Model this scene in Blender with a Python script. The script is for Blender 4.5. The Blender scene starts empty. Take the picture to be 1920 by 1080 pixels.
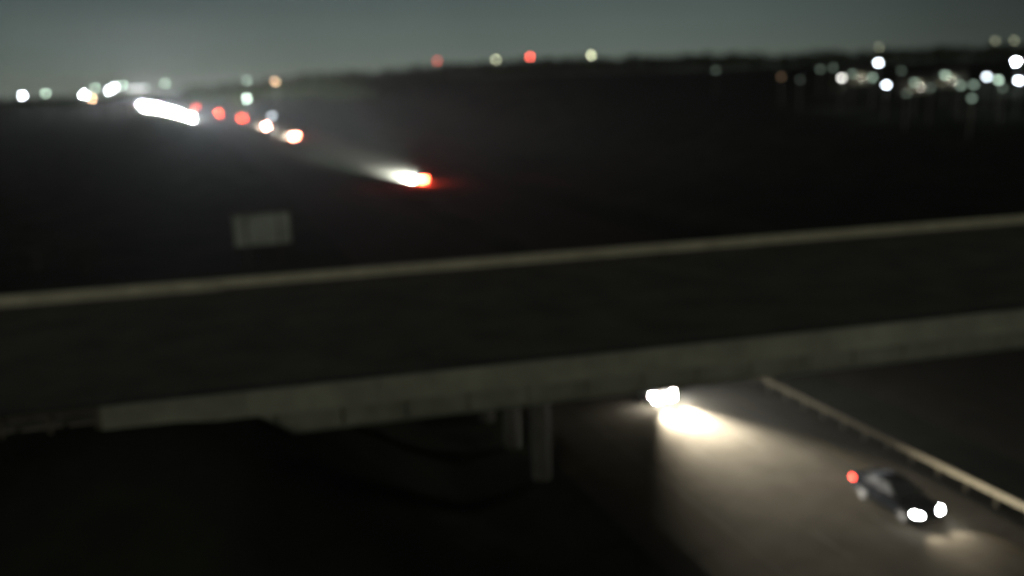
import bpy, bmesh, math, random
from mathutils import Vector, Matrix
random.seed(11)
S = bpy.context.scene
COL = S.collection
R = math.radians

# ------------------------------------------------------------------ camera
FPX, CAMZ, ROLL = 1700.0, 21.5, R(2.0)          # focal length in 1920-px units, height above the interstate
PITCH = math.atan((540 - 153) * math.cos(ROLL) / FPX)
cd = bpy.data.cameras.new('camera')
cd.sensor_width = 36.0
cd.lens = FPX / 1920 * 36.0
cd.clip_start, cd.clip_end = 0.1, 9000
cam = bpy.data.objects.new('camera', cd); COL.objects.link(cam)
fw = Vector((0, math.cos(PITCH), -math.sin(PITCH)))
rt = Vector((math.cos(ROLL), -math.sin(ROLL) * math.sin(PITCH), -math.sin(ROLL) * math.cos(PITCH)))
up = rt.cross(fw)
cam.matrix_world = Matrix(((rt.x, up.x, -fw.x, 0), (rt.y, up.y, -fw.y, 0), (rt.z, up.z, -fw.z, CAMZ), (0, 0, 0, 1)))
S.camera = cam
BOKEH, FOCUS = 24.0, 12.0                       # soft focus of the traffic camera: blur disc at infinity in 1920-px units
cd.dof.use_dof = True
cd.dof.focus_distance = FOCUS
cd.dof.aperture_fstop = (cd.lens / 1000) / (BOKEH / FPX * FOCUS)
cd.dof.aperture_blades = 0

# ------------------------------------------------------------------ night sky
W = bpy.data.worlds.new('World'); S.world = W; W.use_nodes = True
nt = W.node_tree; nt.nodes.clear()
def N(t, **k):
    n = nt.nodes.new(t)
    for a, b in k.items(): setattr(n, a, b)
    return n
out = N('ShaderNodeOutputWorld')
sky = N('ShaderNodeTexSky', sky_type='NISHITA'); sky.sun_disc = False
FILL_EL, FILL_AZ = R(14), R(196)                # direction of the added low fill from behind the camera
sky.sun_elevation = R(-7); sky.sun_rotation = FILL_AZ
b1 = N('ShaderNodeBackground'); b1.inputs[1].default_value = 0.05
nt.links.new(sky.outputs[0], b1.inputs[0])
tc = N('ShaderNodeTexCoord')
nrm = N('ShaderNodeVectorMath', operation='NORMALIZE'); nt.links.new(tc.outputs['Generated'], nrm.inputs[0])
sep = N('ShaderNodeSeparateXYZ'); nt.links.new(nrm.outputs[0], sep.inputs[0])
el = N('ShaderNodeMapRange'); el.inputs[1].default_value = -0.02; el.inputs[2].default_value = 0.55
nt.links.new(sep.outputs[2], el.inputs[0])
ramp = N('ShaderNodeValToRGB'); nt.links.new(el.outputs[0], ramp.inputs[0])
cr = ramp.color_ramp; cr.elements[0].position = 0; cr.elements[0].color = (0.170, 0.192, 0.152, 1)
cr.elements[1].position = 1; cr.elements[1].color = (0.018, 0.030, 0.036, 1)
e = cr.elements.new(0.10); e.color = (0.112, 0.140, 0.124, 1)
e = cr.elements.new(0.25); e.color = (0.050, 0.076, 0.079, 1)
e = cr.elements.new(0.55); e.color = (0.024, 0.038, 0.042, 1)
gd = N('ShaderNodeVectorMath', operation='DOT_PRODUCT'); nt.links.new(nrm.outputs[0], gd.inputs[0])
gaz = R(-9); gd.inputs[1].default_value = (math.sin(gaz), math.cos(gaz), 0)
gm = N('ShaderNodeMapRange'); gm.interpolation_type = 'SMOOTHSTEP'
gm.inputs[1].default_value = 0.76; gm.inputs[2].default_value = 1.0; gm.inputs[3].default_value = 0.30; gm.inputs[4].default_value = 1.0
nt.links.new(gd.outputs['Value'], gm.inputs[0])
cl = N('ShaderNodeTexNoise'); cl.inputs['Scale'].default_value = 7.0; cl.inputs['Detail'].default_value = 3.0
nt.links.new(nrm.outputs[0], cl.inputs['Vector'])
clm = N('ShaderNodeMapRange'); clm.inputs[3].default_value = 0.88; clm.inputs[4].default_value = 1.12; nt.links.new(cl.outputs[0], clm.inputs[0])
mu = N('ShaderNodeMath', operation='MULTIPLY'); nt.links.new(gm.outputs[0], mu.inputs[0]); nt.links.new(clm.outputs[0], mu.inputs[1])
b2 = N('ShaderNodeBackground'); nt.links.new(ramp.outputs[0], b2.inputs[0]); nt.links.new(mu.outputs[0], b2.inputs[1])
ad = N('ShaderNodeAddShader'); nt.links.new(b1.outputs[0], ad.inputs[0]); nt.links.new(b2.outputs[0], ad.inputs[1])
nt.links.new(ad.outputs[0], out.inputs[0])

sd = bpy.data.lights.new('fill_sun', 'SUN'); sd.energy = 0.42; sd.angle = R(6); sd.color = (1.0, 0.95, 0.80)  # unseen fill lamp, added to light the bridge faces turned to the camera
so = bpy.data.objects.new('fill_sun', sd); COL.objects.link(so)
sdir = Vector((math.sin(FILL_AZ) * math.cos(FILL_EL), math.cos(FILL_AZ) * math.cos(FILL_EL), math.sin(FILL_EL)))
so.rotation_euler = sdir.to_track_quat('Z', 'Y').to_euler(); so.location = (0, -60, 60)

S.view_settings.view_transform = 'Standard'; S.view_settings.look = 'None'
S.view_settings.exposure = 0; S.view_settings.gamma = 1
S.cycles.sample_clamp_indirect = 0.6
S.cycles.max_bounces = 4
S.cycles.caustics_reflective = False; S.cycles.caustics_refractive = False
S.cycles.use_denoising = True

# ------------------------------------------------------------------ the lie of the land
TH = R(-19.18)                                   # bearing of the interstate
E2 = Vector((math.sin(TH), math.cos(TH))); M2 = Vector((math.cos(TH), -math.sin(TH)))
G0 = Vector((24.3, 40.0))                        # a point on the median guardrail
BA = R(76.8)                                     # bearing of the overpass
U2 = Vector((math.sin(BA), math.cos(BA))); V2 = Vector((-U2.y, U2.x))
C0 = Vector((-13.4, 38.2))                       # near parapet above the abutment
DECK, BW = 7.5, 28.2
def smooth(a, b, x):
    t = min(1, max(0, (x - a) / (b - a))); return t * t * (3 - 2 * t)
def zr(s):                                       # the interstate climbs beyond the overpass
    if s < 230: return 0.0
    if s < 330: return 0.03 * (s - 230) ** 2 / 200
    if s < 700: return 1.5 + 0.03 * (s - 330)
    return 12.6 + 2.2 * (1 - math.exp(-(s - 700) / 75))
def cs(s):                                       # and swings to the left
    return 0 if s < 230 else -0.000253 * (s - 230) ** 2 if s < 700 else -55.9 - 0.238 * (s - 700)
def road(s, lat):
    p = G0 + E2 * s + M2 * (lat + cs(s)); return Vector((p.x, p.y, zr(s)))
def sl(x, y):
    d = Vector((x, y)) - G0; s = d.dot(E2); return s, d.dot(M2) - cs(s)
def uv(x, y):
    d = Vector((x, y)) - C0; return d.dot(U2), d.dot(V2)
def ground(x, y):
    s, lat = sl(x, y)
    z = zr(s) - 0.16
    az = math.degrees(math.atan2(x, max(y, 1))); r = math.hypot(x, y)
    off = max(0, abs(lat + 2) - 30)
    if y > 60:
        ridge = 24.0 * smooth(-22, -9, az) * smooth(130, 480, r) * smooth(20, 90, off)
        z = max(z, -0.16) + ridge * (1 - 0.5 * smooth(230, 700, s))
    if s < 400 and off > 0:
        z += smooth(0, 60, off) * 0.5 * math.sin(x * .05) * math.sin(y * .043 + 1)
        z -= 0.7 * math.exp(-((off - 7) / 5) ** 2)
    u, v = uv(x, y)
    top = DECK - 0.14
    he = top - max(0, abs(v - BW / 2) - 16.5) / 2.0
    if lat < 0: he = min(he, (-24 - lat) / 1.5)
    else: he = min(he, (lat - 28) / 1.5)
    return max(z, min(he, top))
def ray(px, py):
    x, y = px - 960, 540 - py
    return (rt * x + up * y + fw * FPX).normalized()
CAM = Vector((0, 0, CAMZ))
def at_z(px, py, z):
    d = ray(px, py); return CAM + d * ((z - CAMZ) / d.z)
def march(px, py, h, lo=90, hi=1500):            # where a lamp h metres above the land stands on that sight line
    d = ray(px, py); t = lo
    while t < hi:
        p = CAM + d * t
        if p.z - ground(p.x, p.y) <= h: return p
        t += 1.0
    return CAM + d * hi
def on_road(px, py, h):
    d = ray(px, py); t = 25
    while t < 1500:
        p = CAM + d * t; s, l = sl(p.x, p.y)
        if p.z - zr(s) <= h: return p, s, l
        t += .5
    return p, s, l

# ------------------------------------------------------------------ materials
MATS = {}
def mat(name, col, rough=0.8, metal=0, var=0.0, scale=4.0, col2=None, bump=0.0, spec=0.3, emit=None, es=0.0):
    if name in MATS: return MATS[name]
    m = bpy.data.materials.new(name); m.use_nodes = True; t = m.node_tree; b = t.nodes['Principled BSDF']
    b.inputs['Base Color'].default_value = (*col, 1); b.inputs['Roughness'].default_value = rough
    b.inputs['Metallic'].default_value = metal; b.inputs['Specular IOR Level'].default_value = spec
    if var or col2:
        tcn = t.nodes.new('ShaderNodeTexCoord'); no = t.nodes.new('ShaderNodeTexNoise')
        no.inputs['Scale'].default_value = scale; no.inputs['Detail'].default_value = 6; no.inputs['Roughness'].default_value = .65
        t.links.new(tcn.outputs['Object'], no.inputs['Vector'])
        r = t.nodes.new('ShaderNodeValToRGB'); t.links.new(no.outputs[0], r.inputs[0])
        c2 = col2 or tuple(c * (1 - var) for c in col)
        r.color_ramp.elements[0].position = .3; r.color_ramp.elements[0].color = (*c2, 1)
        r.color_ramp.elements[1].position = .7; r.color_ramp.elements[1].color = (*[min(1, c * (1 + var)) for c in col], 1)
        t.links.new(r.outputs[0], b.inputs['Base Color'])
        if bump:
            n2 = t.nodes.new('ShaderNodeTexNoise'); n2.inputs['Scale'].default_value = scale * 12; t.links.new(tcn.outputs['Object'], n2.inputs['Vector'])
            bm = t.nodes.new('ShaderNodeBump'); bm.inputs['Strength'].default_value = bump; bm.inputs['Distance'].default_value = .03
            t.links.new(n2.outputs[0], bm.inputs['Height']); t.links.new(bm.outputs[0], b.inputs['Normal'])
    if emit:
        b.inputs['Emission Color'].default_value = (*emit, 1); b.inputs['Emission Strength'].default_value = es
    MATS[name] = m; return m
pave = mat('pavement_concrete', (.040, .0355, .028), .7, var=.22, scale=.35, bump=.12, spec=0)
asph = mat('asphalt', (.125, .115, .092), .85, var=.3, scale=.3, bump=.4, spec=.1)
grass = mat('grass', (.026, .030, .020), .95, var=.4, scale=.12, col2=(.014, .015, .012), bump=.6, spec=0)
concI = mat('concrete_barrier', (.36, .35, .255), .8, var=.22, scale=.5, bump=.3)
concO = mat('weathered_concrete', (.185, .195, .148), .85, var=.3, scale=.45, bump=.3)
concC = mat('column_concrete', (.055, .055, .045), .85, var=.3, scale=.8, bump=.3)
steelG = mat('painted_girder_steel', (.15, .16, .122), .6, var=.3, scale=.6)
galv = mat('galvanised_steel', (.120, .106, .076), .8, var=.2, scale=3, spec=0)
white = mat('white_paint', (.062, .057, .047), .85, spec=0, col2=(.042, .038, .031), var=.2, scale=2)
yellow = mat('yellow_paint', (.075, .056, .026), .85, spec=0, col2=(.042, .036, .025), var=.2, scale=2)
sgnB = mat('sign_back_aluminium', (.27, .31, .26), .6, var=.35, scale=.45)
sgnF = mat('sign_green', (.02, .14, .07), .5)
polem = mat('lamp_pole_steel', (.16, .16, .15), .6, var=.2)
leafm = mat('foliage', (.034, .042, .020), .9, var=.4, scale=.25, col2=(.016, .020, .011), spec=0)
barkm = mat('bark', (.05, .04, .03), .9, var=.3)
tyrem = mat('tyre_rubber', (.02, .02, .02), .9)
rimm = mat('wheel_rim', (.12, .12, .125), .5, metal=.5)
glassm = mat('car_glass', (.008, .009, .010), .3, spec=0.04)
trimm = mat('black_trim', (.015, .015, .015), .6)
platem = mat('plate', (.5, .5, .48), .5)
wallm = mat('house_siding', (.13, .13, .11), .8, var=.15, scale=.6)
roofm = mat('roof_shingle', (.05, .045, .04), .9, var=.3)
doorm = mat('door_paint', (.10, .05, .04), .6)
framem = mat('window_frame', (.25, .25, .23), .6)

# ------------------------------------------------------------------ mesh helpers
def obj(name, verts, faces, m, parent=None, kind=None, sm=False):
    me = bpy.data.meshes.new(name); me.from_pydata([tuple(v) for v in verts], [], faces); me.update()
    bm = bmesh.new(); bm.from_mesh(me); bmesh.ops.recalc_face_normals(bm, faces=bm.faces); bm.to_mesh(me); bm.free()
    if sm: me.polygons.foreach_set('use_smooth', [True] * len(me.polygons))
    me.materials.append(m)
    return link(name, me, parent, kind)
def link(name, me, parent=None, kind=None):
    o = bpy.data.objects.new(name, me); COL.objects.link(o)
    if parent: o.parent = parent
    if kind: o['kind'] = kind
    return o
def empty(name, loc=(0, 0, 0), rz=0.0, label=None, cat=None, group=None):
    o = bpy.data.objects.new(name, None); COL.objects.link(o); o.location = loc; o.rotation_euler = (0, 0, rz); o.empty_display_size = .2
    return tag(o, label, cat, group)
def tag(o, label=None, cat=None, group=None, kind=None):
    if label: o['label'] = label
    if cat: o['category'] = cat
    if group: o['group'] = group
    if kind: o['kind'] = kind
    return o
def copy_tree(o, parent=None):
    c = o.copy(); COL.objects.link(c); c.parent = parent
    for ch in o.children: copy_tree(ch, c)
    return c
class MB:
    def __init__(s): s.v = []; s.f = []
    def add(s, v, f):
        k = len(s.v); s.v += [tuple(p) for p in v]; s.f += [tuple(i + k for i in q) for q in f]; return s
    def box(s, a, b):
        x0, y0, z0 = a; x1, y1, z1 = b
        return s.add([(x0, y0, z0), (x1, y0, z0), (x1, y1, z0), (x0, y1, z0), (x0, y0, z1), (x1, y0, z1), (x1, y1, z1), (x0, y1, z1)],
                     [(0, 3, 2, 1), (4, 5, 6, 7), (0, 1, 5, 4), (1, 2, 6, 5), (2, 3, 7, 6), (3, 0, 4, 7)])
    def loft(s, rings, cap=True, closed=True):
        n = len(rings[0]); v = [p for r in rings for p in r]; f = []
        for i in range(len(rings) - 1):
            for j in range(n if closed else n - 1):
                k = (j + 1) % n; f.append((i * n + j, i * n + k, (i + 1) * n + k, (i + 1) * n + j))
        if cap and closed: f += [tuple(range(n))[::-1], tuple((len(rings) - 1) * n + j for j in range(n))]
        return s.add(v, f)
    def tube(s, pts, rad, n=8):
        rings = []
        for i, p in enumerate(pts):
            p = Vector(p); a = Vector(pts[max(0, i - 1)]); b = Vector(pts[min(len(pts) - 1, i + 1)])
            d = (b - a).normalized(); q = d.orthogonal().normalized() if abs(d.z) < .99 else Vector((1, 0, 0)); w = d.cross(q)
            r = rad[i] if isinstance(rad, (list, tuple)) else rad
            rings.append([p + (q * math.cos(2 * math.pi * k / n) + w * math.sin(2 * math.pi * k / n)) * r for k in range(n)])
        return s.loft(rings)
    def make(s, name, m, parent=None, kind=None, sm=False): return obj(name, s.v, s.f, m, parent, kind, sm)

# ------------------------------------------------------------------ ground
def axis(lo, hi, c0, c1, step, grow):
    a = [c0 + i * step for i in range(int((c1 - c0) / step) + 1)]; h = step; x = a[-1]
    while x < hi: h *= grow; x += h; a.append(x)
    h = step; x = a[0]
    while x > lo: h *= grow; x -= h; a.insert(0, x)
    return a
xs = axis(-2400, 2400, -90, 90, 3.0, 1.075); ys = axis(-300, 2800, 0, 130, 3.0, 1.05)
verts = [(x, y, ground(x, y)) for y in ys for x in xs]; nx = len(xs)
faces = [(j * nx + i, j * nx + i + 1, (j + 1) * nx + i + 1, (j + 1) * nx + i) for j in range(len(ys) - 1) for i in range(nx - 1)]
obj('ground', verts, faces, grass, kind='structure', sm=True)

# ------------------------------------------------------------------ roads
def carriage(name, l0, l1):
    ss = list(range(-150, 230, 20)) + list(range(230, 1500, 10))
    rings = [[road(s, l0 - 2.5) - Vector((0, 0, .28)), road(s, l0) + Vector((0, 0, .02)), road(s, (l0 + l1) / 2) + Vector((0, 0, .07)), road(s, l1) + Vector((0, 0, .02)), road(s, l1 + 2.5) - Vector((0, 0, .28))] for s in ss]
    return MB().loft(rings, cap=False, closed=False).make(name, pave, kind='structure')
def crown(l, l0, l1):
    mid = (l0 + l1) / 2; return .02 + .05 * (1 - abs(l - mid) / ((l1 - l0) / 2)) + .006
def stripe(name, rd, l0, l1, lat, w, s0, s1, m, step=10):
    n = max(1, int((s1 - s0) / step)); v = []; f = []
    for i in range(n + 1):
        s = s0 + (s1 - s0) * i / n
        for q in (-w / 2, w / 2): v.append(road(s, lat + q) + Vector((0, 0, crown(lat + q, l0, l1))))
        if i: k = 2 * i; f.append((k - 2, k - 1, k + 1, k))
    return obj(name, v, f, m, rd)
for l0, l1, ye, wh, dashes in ((-16.4, -.6, -2.7, -13.5, (-6.3, -9.9)), (7.4, 22.5, 9.9, 19.6, (13.5, 17.1))):
    rd = carriage('interstate_road', l0, l1)
    stripe('edge_line', rd, l0, l1, ye, .16, -140, 75, yellow)
    stripe('edge_line', rd, l0, l1, wh, .16, -140, 75, white)
    for dl in dashes:
        for s in range(-60, 75, 12): stripe('lane_dash', rd, l0, l1, dl, .15, s, s + 3.2, white, 4)
def BP(u, v, z): p = C0 + U2 * u + V2 * v; return Vector((p.x, p.y, z))
def bbox(mb, u0, u1, v0, v1, z0, z1):
    return mb.add([BP(u0, v0, z0), BP(u1, v0, z0), BP(u1, v1, z0), BP(u0, v1, z0), BP(u0, v0, z1), BP(u1, v0, z1), BP(u1, v1, z1), BP(u0, v1, z1)],
                  [(0, 3, 2, 1), (4, 5, 6, 7), (0, 1, 5, 4), (1, 2, 6, 5), (2, 3, 7, 6), (3, 0, 4, 7)])
U0, U1 = -1.5, 79.0
for a, b in ((-300, U0 - .02), (U1 + .02, 300)):
    bbox(MB(), a, b, 1.0, BW - 1.0, DECK - .5, DECK - .005).make('approach_road', asph, kind='structure')

# ------------------------------------------------------------------ overpass
br = empty('overpass_bridge', label='long overpass carrying a dark roadway between pale concrete parapets across the interstate', cat='bridge')
deck = bbox(MB(), U0, U1, .42, BW - .42, DECK - .25, DECK).make('deck', asph, br)
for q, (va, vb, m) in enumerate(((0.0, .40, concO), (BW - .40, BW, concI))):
    # barrier profile: sloped inner toe, set along each deck edge
    HP = .9 if q == 0 else .64; u = U0 - (3.2 if q == 0 else 45); i = 0
    while u < U1:
        L = min(6.0, U1 - u) - .02
        inner = 1 if q == 0 else -1; vo = va if q == 0 else vb; vi = vb if q == 0 else va
        prof = [(vo, DECK - .30), (vo, DECK + HP), (vo + inner * .22, DECK + HP), (vo + inner * .27, DECK + .3), (vi, DECK + .1), (vi, DECK - .30)]
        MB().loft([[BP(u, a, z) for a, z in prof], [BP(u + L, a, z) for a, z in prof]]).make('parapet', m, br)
        u += 6.0
for k in range(9):
    v = .75 + k * (BW - 1.5) / 8
    g = MB(); bbox(g, U0, U1, v - .02, v + .02, DECK - 1.45, DECK - .29); bbox(g, U0, U1, v - .22, v + .22, DECK - 1.5, DECK - 1.452); bbox(g, U0, U1, v - .22, v + .22, DECK - .288, DECK - .252)
    go = g.make('girder', steelG, br)
    if k == 0:
        for j in range(26):
            uu = U0 + 1 + j * 3.0; bbox(MB(), uu, uu + .03, v - .20, v - .022, DECK - 1.448, DECK - .292).make('stiffener', steelG, go)
cyl = None
for lat in (-19.3, 27.0):
    for k, v in enumerate((5.3, 10.15, 15.0, 19.85, 24.7)):
        u = (lat + 36.1 - .104 * v) / .9946; p = BP(u, v, -1)
        if cyl is None:
            cyl = MB().tube([(0, 0, 0), (0, 0, 5.65)], .5, 20).make('column', concC, br, sm=False); c = cyl
        else: c = link('column', cyl.data, br)
        c.location = p
    pc = MB(); bbox(pc, (lat + 36.1 - 1.6) / .9946 - .6, (lat + 36.1 - 1.6) / .9946 + .6, 3.9, 26, 4.66, DECK - 1.502); pc.make('pier_cap', concC, br)
for u0, u1 in ((U0 - 1.2, U0 - .03), (U1 + .03, U1 + 1.2)):
    bbox(MB(), u0, u1, .45, BW - .45, DECK - 3.2, DECK - .52).make('abutment', concC, br)

# ------------------------------------------------------------------ guardrails
WB = [(.0, .86), (.05, .82), (.05, .76), (-.0, .70), (.0, .68), (.05, .62), (.05, .55), (.0, .52), (-.012, .52), (.036, .56), (.036, .61), (-.014, .68), (-.014, .71), (.036, .77), (.036, .81), (-.012, .86)]
def guardrail(pts, nrm2, label, postm=galv):
    o = empty('guardrail', label=label, cat='guardrail')
    n2 = Vector((nrm2.x, nrm2.y, 0))
    MB().loft([[p + n2 * a + Vector((0, 0, z)) for a, z in WB] for p in pts]).make('rail', postm, o)
    post = None
    for i in range(len(pts) - 1):
        p = pts[i] - n2 * .12
        if post is None:
            mb = MB().box((-.05, -.075, -.9), (.05, -.065, .8)).box((-.05, .065, -.9), (.05, .075, .8)).box((-.005, -.064, -.9), (.005, .064, .8)); post = mb.make('post', galv, o); q = post
        else: q = link('post', post.data, o)
        q.location = p; q.rotation_euler = (0, 0, math.atan2(n2.y, n2.x))
    return o
guardrail([road(s, 0) for s in [(-44 + i * 1.905) for i in range(62)]], -M2, 'pale steel guardrail along the interstate median beside the oncoming lanes')
rusty = mat('weathered_steel', (.055, .05, .04), .85, var=.4, scale=1.5)
guardrail([BP(U0 - 3.4 - i * 1.905, .35, DECK - .02) for i in range(14)], V2, 'short steel guardrail leading away from the end of the near bridge parapet', rusty)

# ------------------------------------------------------------------ highway sign
def signpost():
    c = at_z(492, 430, 4.35); s, lat = sl(c.x, c.y)
    base = Vector((c.x, c.y, ground(c.x, c.y)))
    o = empty('highway_sign', base, TH * -1, 'wide grey back of a highway sign on two posts beyond the bridge', 'sign')
    h0, h1, w = c.z - base.z - 1.95, c.z - base.z + 1.95, 3.45
    z = h0
    while z < h1 - .01:                           # extruded aluminium planks
        MB().box((-w, 0, z + .006), (w, .045, z + .384)).make('plank', sgnB, o); z += .39
    MB().box((-w, .047, h0), (w, .053, h1)).make('sign_face', sgnF, o)
    for x in (-2.0, 2.0):
        MB().box((x - .10, -.23, -.6), (x + .10, -.21, h1 - .1)).box((x - .012, -.208, -.6), (x + .012, -.022, h1 - .1)).box((x - .10, -.02, -.6), (x + .10, -.002, h1 - .1)).make('post', rusty, o)
signpost()

# ------------------------------------------------------------------ cars
def emis(name, col, k): return mat(name, tuple(min(.8, c) for c in col), .3, emit=col, es=k)
def blur_k(L, dist, area):                       # brightness a lamp needs to show as L once spread over the soft-focus disc
    pa = area * (FPX / dist) ** 2; d = BOKEH * abs(1 - FOCUS / dist)
    return L * (pa + math.pi * d * d / 4) / pa
def make_car(paint):
    o = empty('car')
    def ring(y, zb, zm, zt, wb, wm, wt):
        pts = [(-wb * .8, zb), (-wb, zb + .06), (-wm, zm), (-wt, zt - .03), (-wt * .8, zt), (0, zt + .02)]
        pts = pts + [(-x, z) for x, z in pts[-2::-1]]
        return [(x, y, z) for x, z in pts]
    b = MB().loft([ring(2.33, .30, .45, .58, .60, .66, .60), ring(2.24, .20, .52, .70, .74, .82, .74), ring(1.95, .18, .56, .80, .80, .90, .84), ring(1.35, .17, .58, .90, .82, .92, .86),
                   ring(.85, .17, .60, .97, .82, .92, .86), ring(-.4, .17, .60, .99, .82, .92, .86), ring(-1.4, .17, .62, 1.03, .82, .92, .86), ring(-1.95, .19, .64, 1.04, .80, .91, .85), ring(-2.25, .26, .66, 1.0, .76, .86, .80), ring(-2.34, .36, .66, .92, .68, .76, .70)])
    body = b.make('body', paint, o, sm=True)
    def cab(y, w, z): return (y, w, z)
    def quadp(name, pts, m, par=None): return obj(name, pts, [tuple(range(len(pts)))], m, par or o)
    # greenhouse
    A0, A1, B0, B1 = (1.0, .80, .985), (.25, .60, 1.42), (-1.75, .78, 1.05), (-1.05, .60, 1.42)
    rf = MB().loft([[(-.60, .25, 1.42), (-.30, .25, 1.455), (.30, .25, 1.455), (.60, .25, 1.42), (.5, .25, 1.39), (-.5, .25, 1.39)],
                    [(-.62, -.4, 1.44), (-.31, -.4, 1.485), (.31, -.4, 1.485), (.62, -.4, 1.44), (.5, -.4, 1.40), (-.5, -.4, 1.40)],
                    [(-.60, -1.05, 1.42), (-.30, -1.05, 1.45), (.30, -1.05, 1.45), (.60, -1.05, 1.42), (.5, -1.05, 1.39), (-.5, -1.05, 1.39)]]).make('roof', paint, o, sm=True)
    def slab(name, a, t=(0, 0, .02), m=glassm):
        t = Vector(t); v = [Vector(p) for p in a]; n = len(v)
        return MB().add(v + [p - t for p in v], [tuple(range(n)), tuple(range(2 * n - 1, n - 1, -1))] + [(i, (i + 1) % n, n + (i + 1) % n, n + i) for i in range(n)]).make(name, m, o)
    slab('windshield', [(-.76, 1.02, .97), (.76, 1.02, .97), (.57, .27, 1.42), (-.57, .27, 1.42)])
    slab('rear_window', [(-.74, -1.78, 1.04), (.74, -1.78, 1.04), (.57, -1.07, 1.42), (-.57, -1.07, 1.42)])
    for sx in (-1, 1):
        slab('side_window', [(sx * .83, .80, .99), (sx * .83, -.38, .99), (sx * .62, -.38, 1.42), (sx * .61, .18, 1.42)], (sx * .02, 0, 0))
        slab('side_window', [(sx * .83, -.46, .99), (sx * .82, -1.45, 1.03), (sx * .61, -1.0, 1.42), (sx * .62, -.46, 1.42)], (sx * .02, 0, 0))
        slab('pillar', [(sx * .835, -.38, .97), (sx * .835, -.46, .97), (sx * .625, -.46, 1.43), (sx * .625, -.38, 1.43)], (sx * .03, 0, 0), paint)
        slab('pillar', [(sx * .80, 1.02, .96), (sx * .83, .78, .97), (sx * .61, .17, 1.43), (sx * .58, .27, 1.43)], (sx * .03, 0, 0), paint)
        slab('pillar', [(sx * .82, -1.44, 1.01), (sx * .78, -1.80, 1.02), (sx * .58, -1.07, 1.43), (sx * .61, -.99, 1.43)], (sx * .03, 0, 0), paint)
        MB().loft([[(sx * .90, .70, .98), (sx * .90, .70, 1.10), (sx * .92, .62, 1.10), (sx * .92, .62, .98)], [(sx * 1.08, .66, .99), (sx * 1.08, .66, 1.09), (sx * 1.08, .60, 1.09), (sx * 1.08, .60, .99)]]).make('mirror', paint, o)
        MB().box((sx * .925 - .012, -.32, .78), (sx * .925 + .012, -.14, .81)).make('door_handle', trimm, o)
        for y in (1.42, -1.38):
            n = 20; prof = [(.0, .20), (.0, .31), (.03, .335), (.17, .335), (.20, .31), (.20, .20)]
            rings = [[(sx * (.90 - a), y + math.cos(2 * math.pi * k / n) * r, .335 + math.sin(2 * math.pi * k / n) * r) for a, r in prof] for k in range(n + 1)]
            w = MB().loft(rings, cap=False, closed=False).make('tyre', tyrem, o)
            d = MB()
            for k in range(5):
                a = 2 * math.pi * k / 5; c, s_ = math.cos(a), math.sin(a)
                d.add([(sx * .885, y + c * .03 - s_ * .05, .335 + s_ * .03 + c * .05), (sx * .885, y + c * .20 - s_ * .035, .335 + s_ * .20 + c * .035), (sx * .885, y + c * .20 + s_ * .035, .335 + s_ * .20 - c * .035), (sx * .885, y + c * .03 + s_ * .05, .335 + s_ * .03 - c * .05)], [(0, 1, 2, 3)])
            d.make('rim', rimm, w)
    MB().box((-.45, 2.27, .42), (.45, 2.345, .56)).make('grille', trimm, o)
    MB().box((-.26, -2.37, .58), (.26, -2.33, .70)).make('license_plate', platem, o)
    return o
def lamp_mesh(sx, front):
    if front: return [[(sx * .86, 2.02, .60), (sx * .86, 2.02, .76), (sx * .84, 2.00, .76), (sx * .84, 2.00, .60)], [(sx * .77, 2.27, .585), (sx * .77, 2.24, .745), (sx * .70, 2.15, .745), (sx * .70, 2.15, .585)], [(sx * .50, 2.345, .58), (sx * .50, 2.31, .70), (sx * .50, 2.22, .70), (sx * .50, 2.22, .58)]]
    return [[(sx * .915, -1.98, .76), (sx * .905, -1.98, .90), (sx * .85, -1.98, .90), (sx * .85, -1.98, .76)], [(sx * .86, -2.29, .74), (sx * .83, -2.28, .92), (sx * .75, -2.15, .92), (sx * .75, -2.15, .74)], [(sx * .14, -2.385, .74), (sx * .14, -2.37, .92), (sx * .14, -2.20, .92), (sx * .14, -2.20, .74)]]
LAMPS = {}
for front in (True, False):
    for sx in (-1, 1):
        mb = MB().loft(lamp_mesh(sx, front)); me = bpy.data.meshes.new('headlight' if front else 'taillight')
        me.from_pydata(mb.v, [], mb.f); bm = bmesh.new(); bm.from_mesh(me); bmesh.ops.recalc_face_normals(bm, faces=bm.faces); bm.to_mesh(me); bm.free()
        LAMPS[front, sx] = me
paint = {'dark': mat('dark_car_paint', (.0035, .004, .005), .6, spec=0), 'silver': mat('silver_car_paint', (.35, .35, .36), .35, metal=.4), 'white': mat('white_car_paint', (.6, .6, .58), .35)}
proto = {k: None for k in paint}
SPOTS = {}
def spot_data(power, col, cone):
    k = (power, col, cone)
    if k not in SPOTS:
        l = bpy.data.lights.new('headlight_beam', 'SPOT'); l.energy = power; l.color = col; l.spot_size = R(cone); l.spot_blend = 1.0; l.shadow_soft_size = .07; SPOTS[k] = l
    return SPOTS[k]
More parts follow.
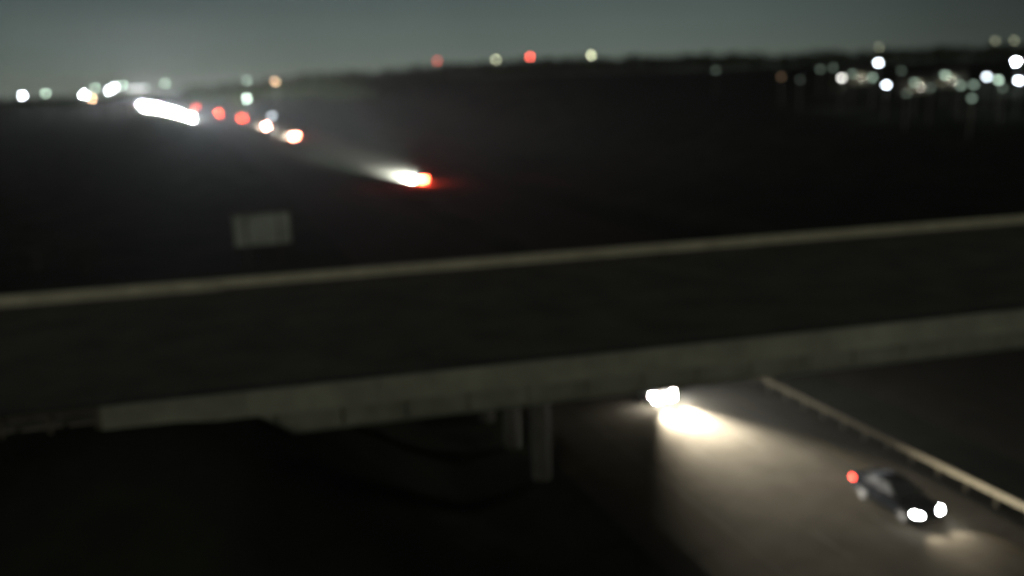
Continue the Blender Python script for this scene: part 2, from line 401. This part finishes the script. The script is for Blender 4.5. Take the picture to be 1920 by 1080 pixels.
def car(pos, heading, pt, label, headL, tailL, beam, hcol=(1, .97, .90), tcol=(1, .035, .015), bcol=(1, .91, .76), group=None, pitch=0.0, tilt=13.0, cone=40, red=0, glare=0):
    if proto[pt] is None: proto[pt] = make_car(paint[pt]); o = proto[pt]
    else:
        src = proto[pt]; o = src.copy(); COL.objects.link(o)
        for ch in [c for c in src.children if c.name.split('.')[0] not in ('headlight', 'taillight')]: copy_tree(ch, o)
    tag(o, label, 'car', group)
    d = Vector(heading).normalized()
    o.location = pos; o.rotation_euler = (math.asin(d.z), 0, math.atan2(-d.x, d.y))
    dist = (Vector(pos) - CAM).length
    hm = emis('headlight_%d_%.1f' % (dist, headL), hcol, blur_k(headL, dist, .045)); tm = emis('taillight_%d_%.1f' % (dist, tailL), tcol, blur_k(tailL, dist, .125))
    for fr, m in ((True, hm), (False, tm)):
        for sx in (-1, 1):
            me = LAMPS[fr, sx].copy(); me.materials.clear(); me.materials.append(m)
            l = link('headlight' if fr else 'taillight', me, o)
            if fr and beam:
                b = bpy.data.objects.new('headlight_beam', spot_data(beam, bcol, cone)); COL.objects.link(b); b.parent = l
                b.location = (sx * .66, 2.42, .66); b.rotation_euler = (R(90 - tilt), 0, 0)
    if glare:
        l = bpy.data.lights.new('headlight_glare', 'POINT'); l.energy = glare; l.color = bcol; l.shadow_soft_size = .15
        q = bpy.data.objects.new('headlight_glare', l); COL.objects.link(q); q.parent = o; q.location = (0, 2.55, .66)
        for sx in (-1, 1):
            MB().loft([[(sx * .72, 2.30, .33), (sx * .72, 2.30, .47), (sx * .72, 2.15, .47), (sx * .72, 2.15, .33)], [(sx * .40, 2.37, .33), (sx * .40, 2.37, .47), (sx * .40, 2.2, .47), (sx * .40, 2.2, .33)]]).make('bloom_block', hm, o)  # glowing blocks added under the headlights to enlarge their bloom
    if red:
        l = bpy.data.lights.new('taillight_glow', 'POINT'); l.energy = red; l.color = (1, .06, .03); l.shadow_soft_size = .1
        q = bpy.data.objects.new('taillight_glow', l); COL.objects.link(q); q.parent = o; q.location = (0, -2.7, .8)
    return o
E3 = Vector((E2.x, E2.y, 0))
def tangent(s): return (road(s + 1, 0) - road(s - 1, 0)).normalized()
def place(px, py, h, lane, away, *a, **k):
    p, s, l = on_road(px, py, h); dr = tangent(s) if away else -tangent(s)
    lat = l if s < 60 else max(lane - 3.2, min(lane + 3.2, l))
    q = road(s, lat); q.z += .05 if s < 300 else .04
    off = 2.25
    return car(q + dr * (off if away else -off), dr, *a, **k)
place(1743, 966, .67, -4.5, False, 'dark', 'dark car just ahead of another, out from under the bridge, with two separate white headlights', 30, 4, 1500, (.93, .97, 1), tilt=6, cone=92)
place(1245, 746, .67, -8.1, False, 'silver', 'car emerging from under the bridge with blinding headlights flooding the pavement', 120, 1.0, 210000, (1, .98, .92), tilt=0.5, cone=62, glare=700, bcol=(1, .94, .82))
place(793, 337, .83, 12.0, True, 'dark', 'lone car driving away on the dark interstate with a white pool of light ahead', 3, 30.0, 15000000, tilt=8, cone=32, red=20000, tcol=(1, .05, .015), bcol=(.84, .97, 1))
place(552, 256, .83, 12.0, True, 'silver', 'car driving away with pale glare ahead, last of the cluster of red taillights', 3, 14, 3000000, red=15000, tcol=(1, .12, .05), bcol=(1, .95, .88))
place(494, 237, .83, 12.0, True, 'white', 'car driving away within the pale glare among the taillights', 3, 8.0, 2500000, tcol=(1, .2, .12), bcol=(1, .92, .85))
place(455, 222, .83, 12.0, True, 'dark', 'car driving away with a round red-orange taillight glow, just ahead of the pale glare', 1, 2.0, 30000, tcol=(1, .045, .015))
place(411, 213, .83, 12.0, True, 'dark', 'car driving away with red-orange taillight glow, between the dim red one and the glare', 1, 1.7, 20000, tcol=(1, .045, .015))
place(368, 203, .83, 12.0, True, 'dark', 'farthest departing car with only a dim red taillight glow beside the white headlights', 1, .6, 8000, tcol=(1, .04, .02))
for px, py, L in ((344, 222, 60), (336, 212, 50), (328, 217, 60), (320, 206, 40), (313, 211, 50), (305, 201, 40), (298, 208, 50), (290, 199, 40), (283, 204, 40), (275, 197, 30), (266, 201, 30)):
    place(px, py, .66, -8.1, False, 'silver', 'far oncoming car, one of the tight row of glaring white headlights', L, .5, 650000, tilt=11, cone=36, hcol= (.93, .97, 1.0), bcol=(.85, .93, 1), group='far oncoming cars beyond the bridge')

# ------------------------------------------------------------------ woods
def tree_template(seed, h, w, n):
    r = random.Random(seed); v = []; f = []
    lobes = [(r.uniform(-.3, .3) * w, r.uniform(-.3, .3) * w, h * r.uniform(.16, .86), w * r.uniform(.24, .40)) for _ in range(12)]
    for _ in range(n):
        lx, ly, lz, lr = r.choice(lobes)
        d = Vector((r.gauss(0, 1), r.gauss(0, 1), r.gauss(0, .9))).normalized() * lr * r.uniform(.55, 1.05)
        c = Vector((lx, ly, lz)) + d; q = r.uniform(.35, .8)
        a = Vector((r.gauss(0, 1), r.gauss(0, 1), r.gauss(0, .6))).normalized(); b = a.orthogonal().normalized()
        k = len(v); v += [c + a * q, c + b * q * .7, c - a * q, c - b * q * .7]; f.append((k, k + 1, k + 2, k + 3))
    t = MB().tube([(0, 0, -1), (.05, 0, h * .35), (0, .1, h * .75)], [w * .035, w * .026, w * .008], 6)
    for _ in range(4):
        a = r.uniform(0, 6.28); z = h * r.uniform(.28, .45); L = w * r.uniform(.25, .38)
        t.tube([(0, 0, z), (math.cos(a) * L, math.sin(a) * L, z + h * .22)], [w * .018, w * .006], 5)
    return v, f, t
TT = [tree_template(i, random.uniform(9, 12), random.uniform(8, 10), 150) for i in range(6)]
TH_ = [max(p[2] for p in v) for v, f, t in TT]
SKYL = [(-800, 190), (0, 181), (150, 176), (300, 164), (400, 153), (500, 147), (600, 134), (700, 129), (900, 112), (1100, 102), (1300, 97), (1600, 92), (1800, 83), (1920, 76), (2700, 60)]
def skyline(az):                                  # rise of the wooded ridge's tops above the camera's level, per metre of distance
    px = 960 + FPX * math.tan(R(az))
    for (x0, y0), (x1, y1) in zip(SKYL, SKYL[1:]):
        if x0 <= px <= x1: y = y0 + (y1 - y0) * (px - x0) / (x1 - x0); break
    else: y = 190 if px < 0 else 60
    d = ray(px, y); return d.z / math.hypot(d.x, d.y)
wm = MB(); rr = random.Random(5)
for row, r0 in enumerate((500, 512, 525, 538, 552, 566, 580, 600)):
    az = -40.0
    while az < 38:
        az += math.degrees(rr.uniform(4.2, 7.5) / r0)
        r = r0 + rr.uniform(-8, 8) + (240 * (1 - smooth(-17, -6, az)))
        x, y = r * math.sin(R(az)), r * math.cos(R(az)); s, lat = sl(x, y)
        if -48 < lat < 40: continue
        ti = rr.randrange(6); v, f, t = TT[ti]; z = ground(x, y)
        sc = (CAMZ + r * skyline(az) - z) / TH_[ti] * rr.uniform(.60, 1.06)
        sc = max(.55, min(2.1, sc)); a = rr.uniform(0, 6.28); c_, s_ = math.cos(a) * sc, math.sin(a) * sc
        wm.add([(x + p[0] * c_ - p[1] * s_, y + p[0] * s_ + p[1] * c_, z + p[2] * sc) for p in v], f)
        wm.add([(x + p[0] * c_ - p[1] * s_, y + p[0] * s_ + p[1] * c_, z + p[2] * sc) for p in t.v], t.f)
me = bpy.data.meshes.new('distant_woods'); me.from_pydata(wm.v, [], wm.f); me.materials.append(leafm)
tag(link('distant_woods', me), 'dark band of woods along the ridge against the night sky', 'woods', kind='stuff')
def tree(p, label, ti=0, sc=1.0):
    o = empty('tree', p, label=label, cat='tree'); v, f, t = TT[ti]
    cme = obj('crown', [Vector(q) * sc for q in v], f, leafm, o); obj('trunk', [Vector(q) * sc for q in t.v], t.f, barkm, o); return o

# ------------------------------------------------------------------ street lamps
PROTO = {}
def lamp_parts(h):
    if h in PROTO: return PROTO[h]
    pole = MB().tube([(0, 0, -.8), (0, 0, .3), (0, 0, h - .5), (0, -.25, h + .05), (0, -1.5, h + .25)], [.16, .12, .075, .06, .05], 8)
    head = MB().loft([[(-.12, -1.3, h + .24), (.12, -1.3, h + .24), (.12, -1.3, h + .34), (-.12, -1.3, h + .34)], [(-.55, -1.6, h + .18), (.55, -1.6, h + .18), (.45, -1.6, h + .46), (-.45, -1.6, h + .46)], [(-.50, -2.65, h + .18), (.50, -2.65, h + .18), (.40, -2.65, h + .36), (-.40, -2.65, h + .36)]])
    n = 12; lens = MB(); rings = []
    for q in range(5):                            # drop-bowl lens hanging below the head
        a = q / 4 * math.pi / 2 * .98; rings.append([(math.cos(2 * math.pi * k / n) * .52 * math.cos(a), -2.0 + math.sin(2 * math.pi * k / n) * .62 * math.cos(a), h + .17 - .55 * math.sin(a)) for k in range(n)])
    lens.loft(rings); PROTO[h] = (pole, head, lens, {}); return PROTO[h]
def street_lamp(px, py, L, col, label, group=None, h=9.0, light=0, lo=90, dist=0):
    c = march(px, py, h, lo) if not dist else CAM + ray(px, py) * dist
    z = ground(c.x, c.y)
    if dist: h = round(c.z - z, 1)
    pole, head, lens, cache = lamp_parts(h)
    az = math.atan2(c.x, c.y); 
    o = empty('street_lamp', (c.x + 1.9 * math.sin(az), c.y + 1.9 * math.cos(az), z), -az, label, 'street lamp', group)
    o.location.z = ground(o.location.x, o.location.y)
    dz = c.z - (o.location.z + h)
    for nm, mb, m in (('pole', pole, polem), ('lamp_head', head, polem)):
        if nm not in cache: cache[nm] = mb.make(nm, m, o); p = cache[nm]
        else: p = link(nm, cache[nm].data, o)
    dist = (c - CAM).length
    lens.make('lens', emis('lamp_%d_%d' % (px, py), col, blur_k(L, dist, .43)), o)
    if light:
        l = bpy.data.lights.new('lamp_light', 'POINT'); l.energy = light; l.color = col; l.shadow_soft_size = .3
        lo_ = bpy.data.objects.new('lamp_light', l); COL.objects.link(lo_); lo_.parent = o; lo_.location = (0, -2.0, h - .65)
    return o
WH, BL, GR, OR_, YE = (1, 1, .92), (.80, .90, 1), (.72, 1, .78), (1, .62, .35), (.95, 1, .62)
for px, py, L, lt, lb in ((1647, 119, 1.3, 120, 'bright blue-white street lamp standing higher up than the hillside houses'), (1662, 160, 1.0, 90, 'bright blue-white street lamp just below the row of hillside houses'),
                          (1910, 152, 1.6, 120, 'bright blue-white street lamp directly downhill of the starlike one'), (1850, 145, .7, 90, 'blue-white street lamp between the broad lit house and the starlike lamp')):
    street_lamp(px, py, L, BL, lb, 'hillside street lamps', light=lt)
street_lamp(1905, 117, 6, BL, 'brightest blue-white street lamp on the hillside with a starlike glare', light=300)
street_lamp(1578, 147, .45, WH, 'white street lamp beside a dim tree on the hillside', light=350)
for px, py, L, lb in ((1598, 140, .06, 'dim greenish lamp over the house beside the white hillside lamp'), (1636, 146, .11, 'dim greenish lamp between two bright blue-white hillside lamps'), (1715, 156, .10, 'dim greenish lamp over the small house standing alone'),
                      (1772, 142, .18, 'greenish lamp over the house with the broadest lit wall'), (1802, 162, .08, 'dim greenish lamp, one of a level pair below the bright hillside lamps'), (1826, 160, .08, 'dim greenish lamp, one of a level pair below the bright hillside lamps'),
                      (1822, 186, .07, 'lowest greenish lamp of the hillside, downhill of a level pair'), (1872, 151, .30, 'medium bright greenish lamp beside a bright blue-white hillside lamp'), (1342, 133, .02, 'faint greenish lamp alone on the dark slope')):
    street_lamp(px, py, L, GR, lb, 'greenish hillside lamps')
for px, py in ((1500, 150), (1538, 131), (1562, 128), (1690, 134), (1745, 166), (1792, 150), (1880, 166), (1700, 176)):
    street_lamp(px, py, .010 + .008 * (px % 3), GR, 'faint small lamp glimmering among the darker parts of the hillside', 'faint hillside lamps')
for px, py in ((1648, 88), (1866, 76), (1902, 76)):
    street_lamp(px, py, .045, YE, 'tiny pale lamp on the crest of the ridge above the hillside lamps', 'ridge crest lamps', dist=482)
street_lamp(1465, 145, .022, OR_, 'faint orange street lamp alone on the dark slope')
street_lamp(1108, 103, .42, YE, 'small yellowish lamp peeping through the treetops of the ridge', dist=485)
street_lamp(930, 112, .22, YE, 'dim yellow-green lamp in the treetops between two red beacons', dist=485)
for px, py, L, lb in ((42, 179, 1.6, 'bluish white street lamp ending the skyline row beside the far interstate'), (157, 178, 4.0, 'brightest white skyline lamp with an orange lamp tucked against it'),
                      (205, 170, 2.0, 'white skyline lamp, one of a close pair beside the lit canopy'), (214, 164, 1.3, 'white skyline lamp, one of a close pair beside the lit canopy')):
    street_lamp(px, py, L, BL, lb, 'skyline street lamps', dist=600)
for px, py, L, lb in ((86, 175, .30, 'dim pale lamp next to the bluish white one ending the skyline row'), (178, 165, .22, 'dim pale lamp rising above the orange skyline lamp'), (230, 160, .26, 'dim pale lamp between the close white pair and the canopy'),
                      (310, 156, .22, 'dim pale lamp on a tall pole above the far oncoming headlights'), (463, 151, .16, 'dim greenish skyline lamp directly above the brighter greenish lamp')):
    street_lamp(px, py, L, GR, lb, 'dim skyline lamps', dist=600)
street_lamp(172, 184, .9, OR_, 'orange street lamp tucked against a bright white one on the skyline', dist=600)
street_lamp(516, 153, .45, OR_, 'pale orange street lamp on the skyline right of the interstate', dist=600)
gl = street_lamp(463, 185, .75, GR, 'greenish street lamp lighting a tree beside the departing cars', h=9, lo=200, light=200)
street_lamp(510, 217, .2, BL, 'faint bluish lamp standing just beyond the glare of departing cars', h=8, lo=150)
g = gl.location; tree((g.x - 6.5, g.y + 3, ground(g.x - 6.5, g.y + 3)), 'leafy tree lit greenish by the lamp near the departing cars', 1, .9)
p = march(1582, 128, 9); tree((p.x - 2, p.y + 4, ground(p.x - 2, p.y + 4)), 'leafy tree faintly lit by the white hillside lamp', 2, .9)

for px, py, ti, sc, lb in ((72, 505, 3, .62, 'faint rounded tree in the dark field, the larger of two near the sign'), (165, 512, 4, .42, 'faint low tree in the dark field, the smaller of two near the sign')):
    p = at_z(px, py, 0); tree((p.x, p.y, ground(p.x, p.y)), lb, ti, sc)

# red beacons on slim masts behind the ridge
def mast(px, py, L, label):
    d = ray(px, py); p = CAM + d * 640; z = ground(p.x, p.y); H = p.z - z
    o = empty('beacon_mast', (p.x, p.y, z), label=label, cat='mast')
    for k in range(3):
        a = 2 * math.pi * k / 3; x, y = .5 * math.cos(a), .5 * math.sin(a); MB().tube([(x, y, -.5), (x * .4, y * .4, H - .5)], .06, 6).make('leg', polem, o)
    n = int(H / 2.5)
    for i in range(1, n):
        t = i / n; q = .5 * (1 - .6 * t); zz = t * (H - .5)
        MB().tube([(q * math.cos(2 * math.pi * k / 3), q * math.sin(2 * math.pi * k / 3), zz + .4 * (k % 2)) for k in range(4)], .03, 4).make('brace', polem, o)
    n = 12; rings = [[(math.cos(2 * math.pi * k / n) * .45 * q, math.sin(2 * math.pi * k / n) * .45 * q, H - .5 + zz) for k in range(n)] for q, zz in ((.7, 0), (1, .2), (1, .7), (.75, .95), (.2, 1.05))]
    MB().loft(rings).make('beacon', emis('beacon_%d' % px, (1, .10, .06), blur_k(L, 640, .8)), o)
mast(994, 107, .9, 'slim mast with a bright red beacon above the ridge trees')
mast(820, 114, .20, 'slim mast with a faint red beacon above the ridge trees')

# lit canopy by the far interstate
def canopy():
    c = CAM + ray(257, 166) * 640; z = ground(c.x, c.y); az = math.atan2(c.x, c.y)
    o = empty('fuel_canopy', (c.x, c.y, z), -az, 'long pale lit canopy on the skyline above the far headlights', 'canopy')
    dist = (c - CAM).length
    H = c.z - z; MB().box((-6.2, -3.5, H - .4), (6.2, 3.5, H + .3)).make('roof', framem, o)
    em = emis('canopy_fascia', (.92, 1, .97), .9)
    MB().box((-6.25, -3.56, H - .6), (6.25, -3.505, H + .7)).make('fascia', em, o)
    for x in (-4.5, 0, 4.5): MB().box((x - .2, -.2, -.5), (x + .2, .2, H - .41)).make('post', framem, o)
canopy()

# houses among the hillside lamps
lit = emis('lit_window', (1, .85, .55), .25)
def house(px, py, label, rz, power):
    c = march(px, py, 2.6); z = ground(c.x, c.y); az = math.atan2(c.x, c.y)
    o = empty('house', (c.x, c.y, z), -az + rz, label, 'house')
    o.scale = (.72, .72, .72)
    MB().add([(-6, -4, -1.5), (6, -4, -1.5), (6, 4, -1.5), (-6, 4, -1.5), (-6, -4, 5), (6, -4, 5), (6, 4, 5), (-6, 4, 5), (-6, 0, 7.2), (6, 0, 7.2)], [(0, 1, 5, 4), (2, 3, 7, 6), (1, 2, 6, 9, 5), (3, 0, 4, 8, 7), (0, 3, 2, 1), (4, 5, 9, 8), (6, 7, 8, 9)]).make('wall', wallm, o)
    for sg in (-1, 1):
        MB().add([(-6.5, sg * 4.5, 4.78), (6.5, sg * 4.5, 4.78), (6.5, 0, 7.26), (-6.5, 0, 7.26), (-6.5, sg * 4.5, 4.95), (6.5, sg * 4.5, 4.95), (6.5, 0, 7.43), (-6.5, 0, 7.43)], [(0, 1, 2, 3), (4, 5, 6, 7), (0, 1, 5, 4), (1, 2, 6, 5), (2, 3, 7, 6), (3, 0, 4, 7)]).make('roof', roofm, o)
    MB().box((-.5, -4.06, 0), (.5, -4.01, 2.1)).make('door', doorm, o)
    for x, zz, l in ((-3.5, 1, 1), (3.5, 1, 0), (-3.5, 3.4, 0), (0, 3.4, 1), (3.5, 3.4, 0)):
        w = MB().box((x - .7, -4.05, zz), (x + .7, -4.01, zz + 1.2)).make('window', framem, o)
        MB().box((x - .6, -4.07, zz + .1), (x + .6, -4.053, zz + 1.1)).make('pane', lit if l else glassm, w)
    pl = MB().box((.75, -4.2, 2.0), (.95, -4.01, 2.3)).make('porch_lamp', emis('porch_lamp', (1, .95, .8), 40), o)
    l = bpy.data.lights.new('porch_light', 'POINT'); l.energy = power; l.color = (.9, 1, .82); l.shadow_soft_size = .1
    q = bpy.data.objects.new('porch_light', l); COL.objects.link(q); q.parent = pl; q.location = (.85, -5.4, 2.6)
house(1610, 143, 'pale house dimly lit by a porch lamp beside the white hillside lamp', .2, 40)
house(1716, 158, 'small lit house alone in the gap of the hillside lamps', .4, 35)
house(1784, 146, 'pale house with the broadest lit wall among the hillside lamps', -.1, 60)

# ------------------------------------------------------------------ thin haze added to give the lights bloom halos
hz = MB().box((-2600, -600, -3.5), (2600, 3200, 62)).make('haze', grass, kind='stuff')
hm = bpy.data.materials.new('haze'); hm.use_nodes = True; t = hm.node_tree; t.nodes.clear()
ho = t.nodes.new('ShaderNodeOutputMaterial'); pv = t.nodes.new('ShaderNodeVolumePrincipled')
pv.inputs['Density'].default_value = 0.00006; pv.inputs['Anisotropy'].default_value = 0.7; pv.inputs['Color'].default_value = (.9, .93, .92, 1)
t.links.new(pv.outputs[0], ho.inputs['Volume']); hz.data.materials.clear(); hz.data.materials.append(hm)
tag(hz, 'thin haze added for halos around the lights', 'haze')
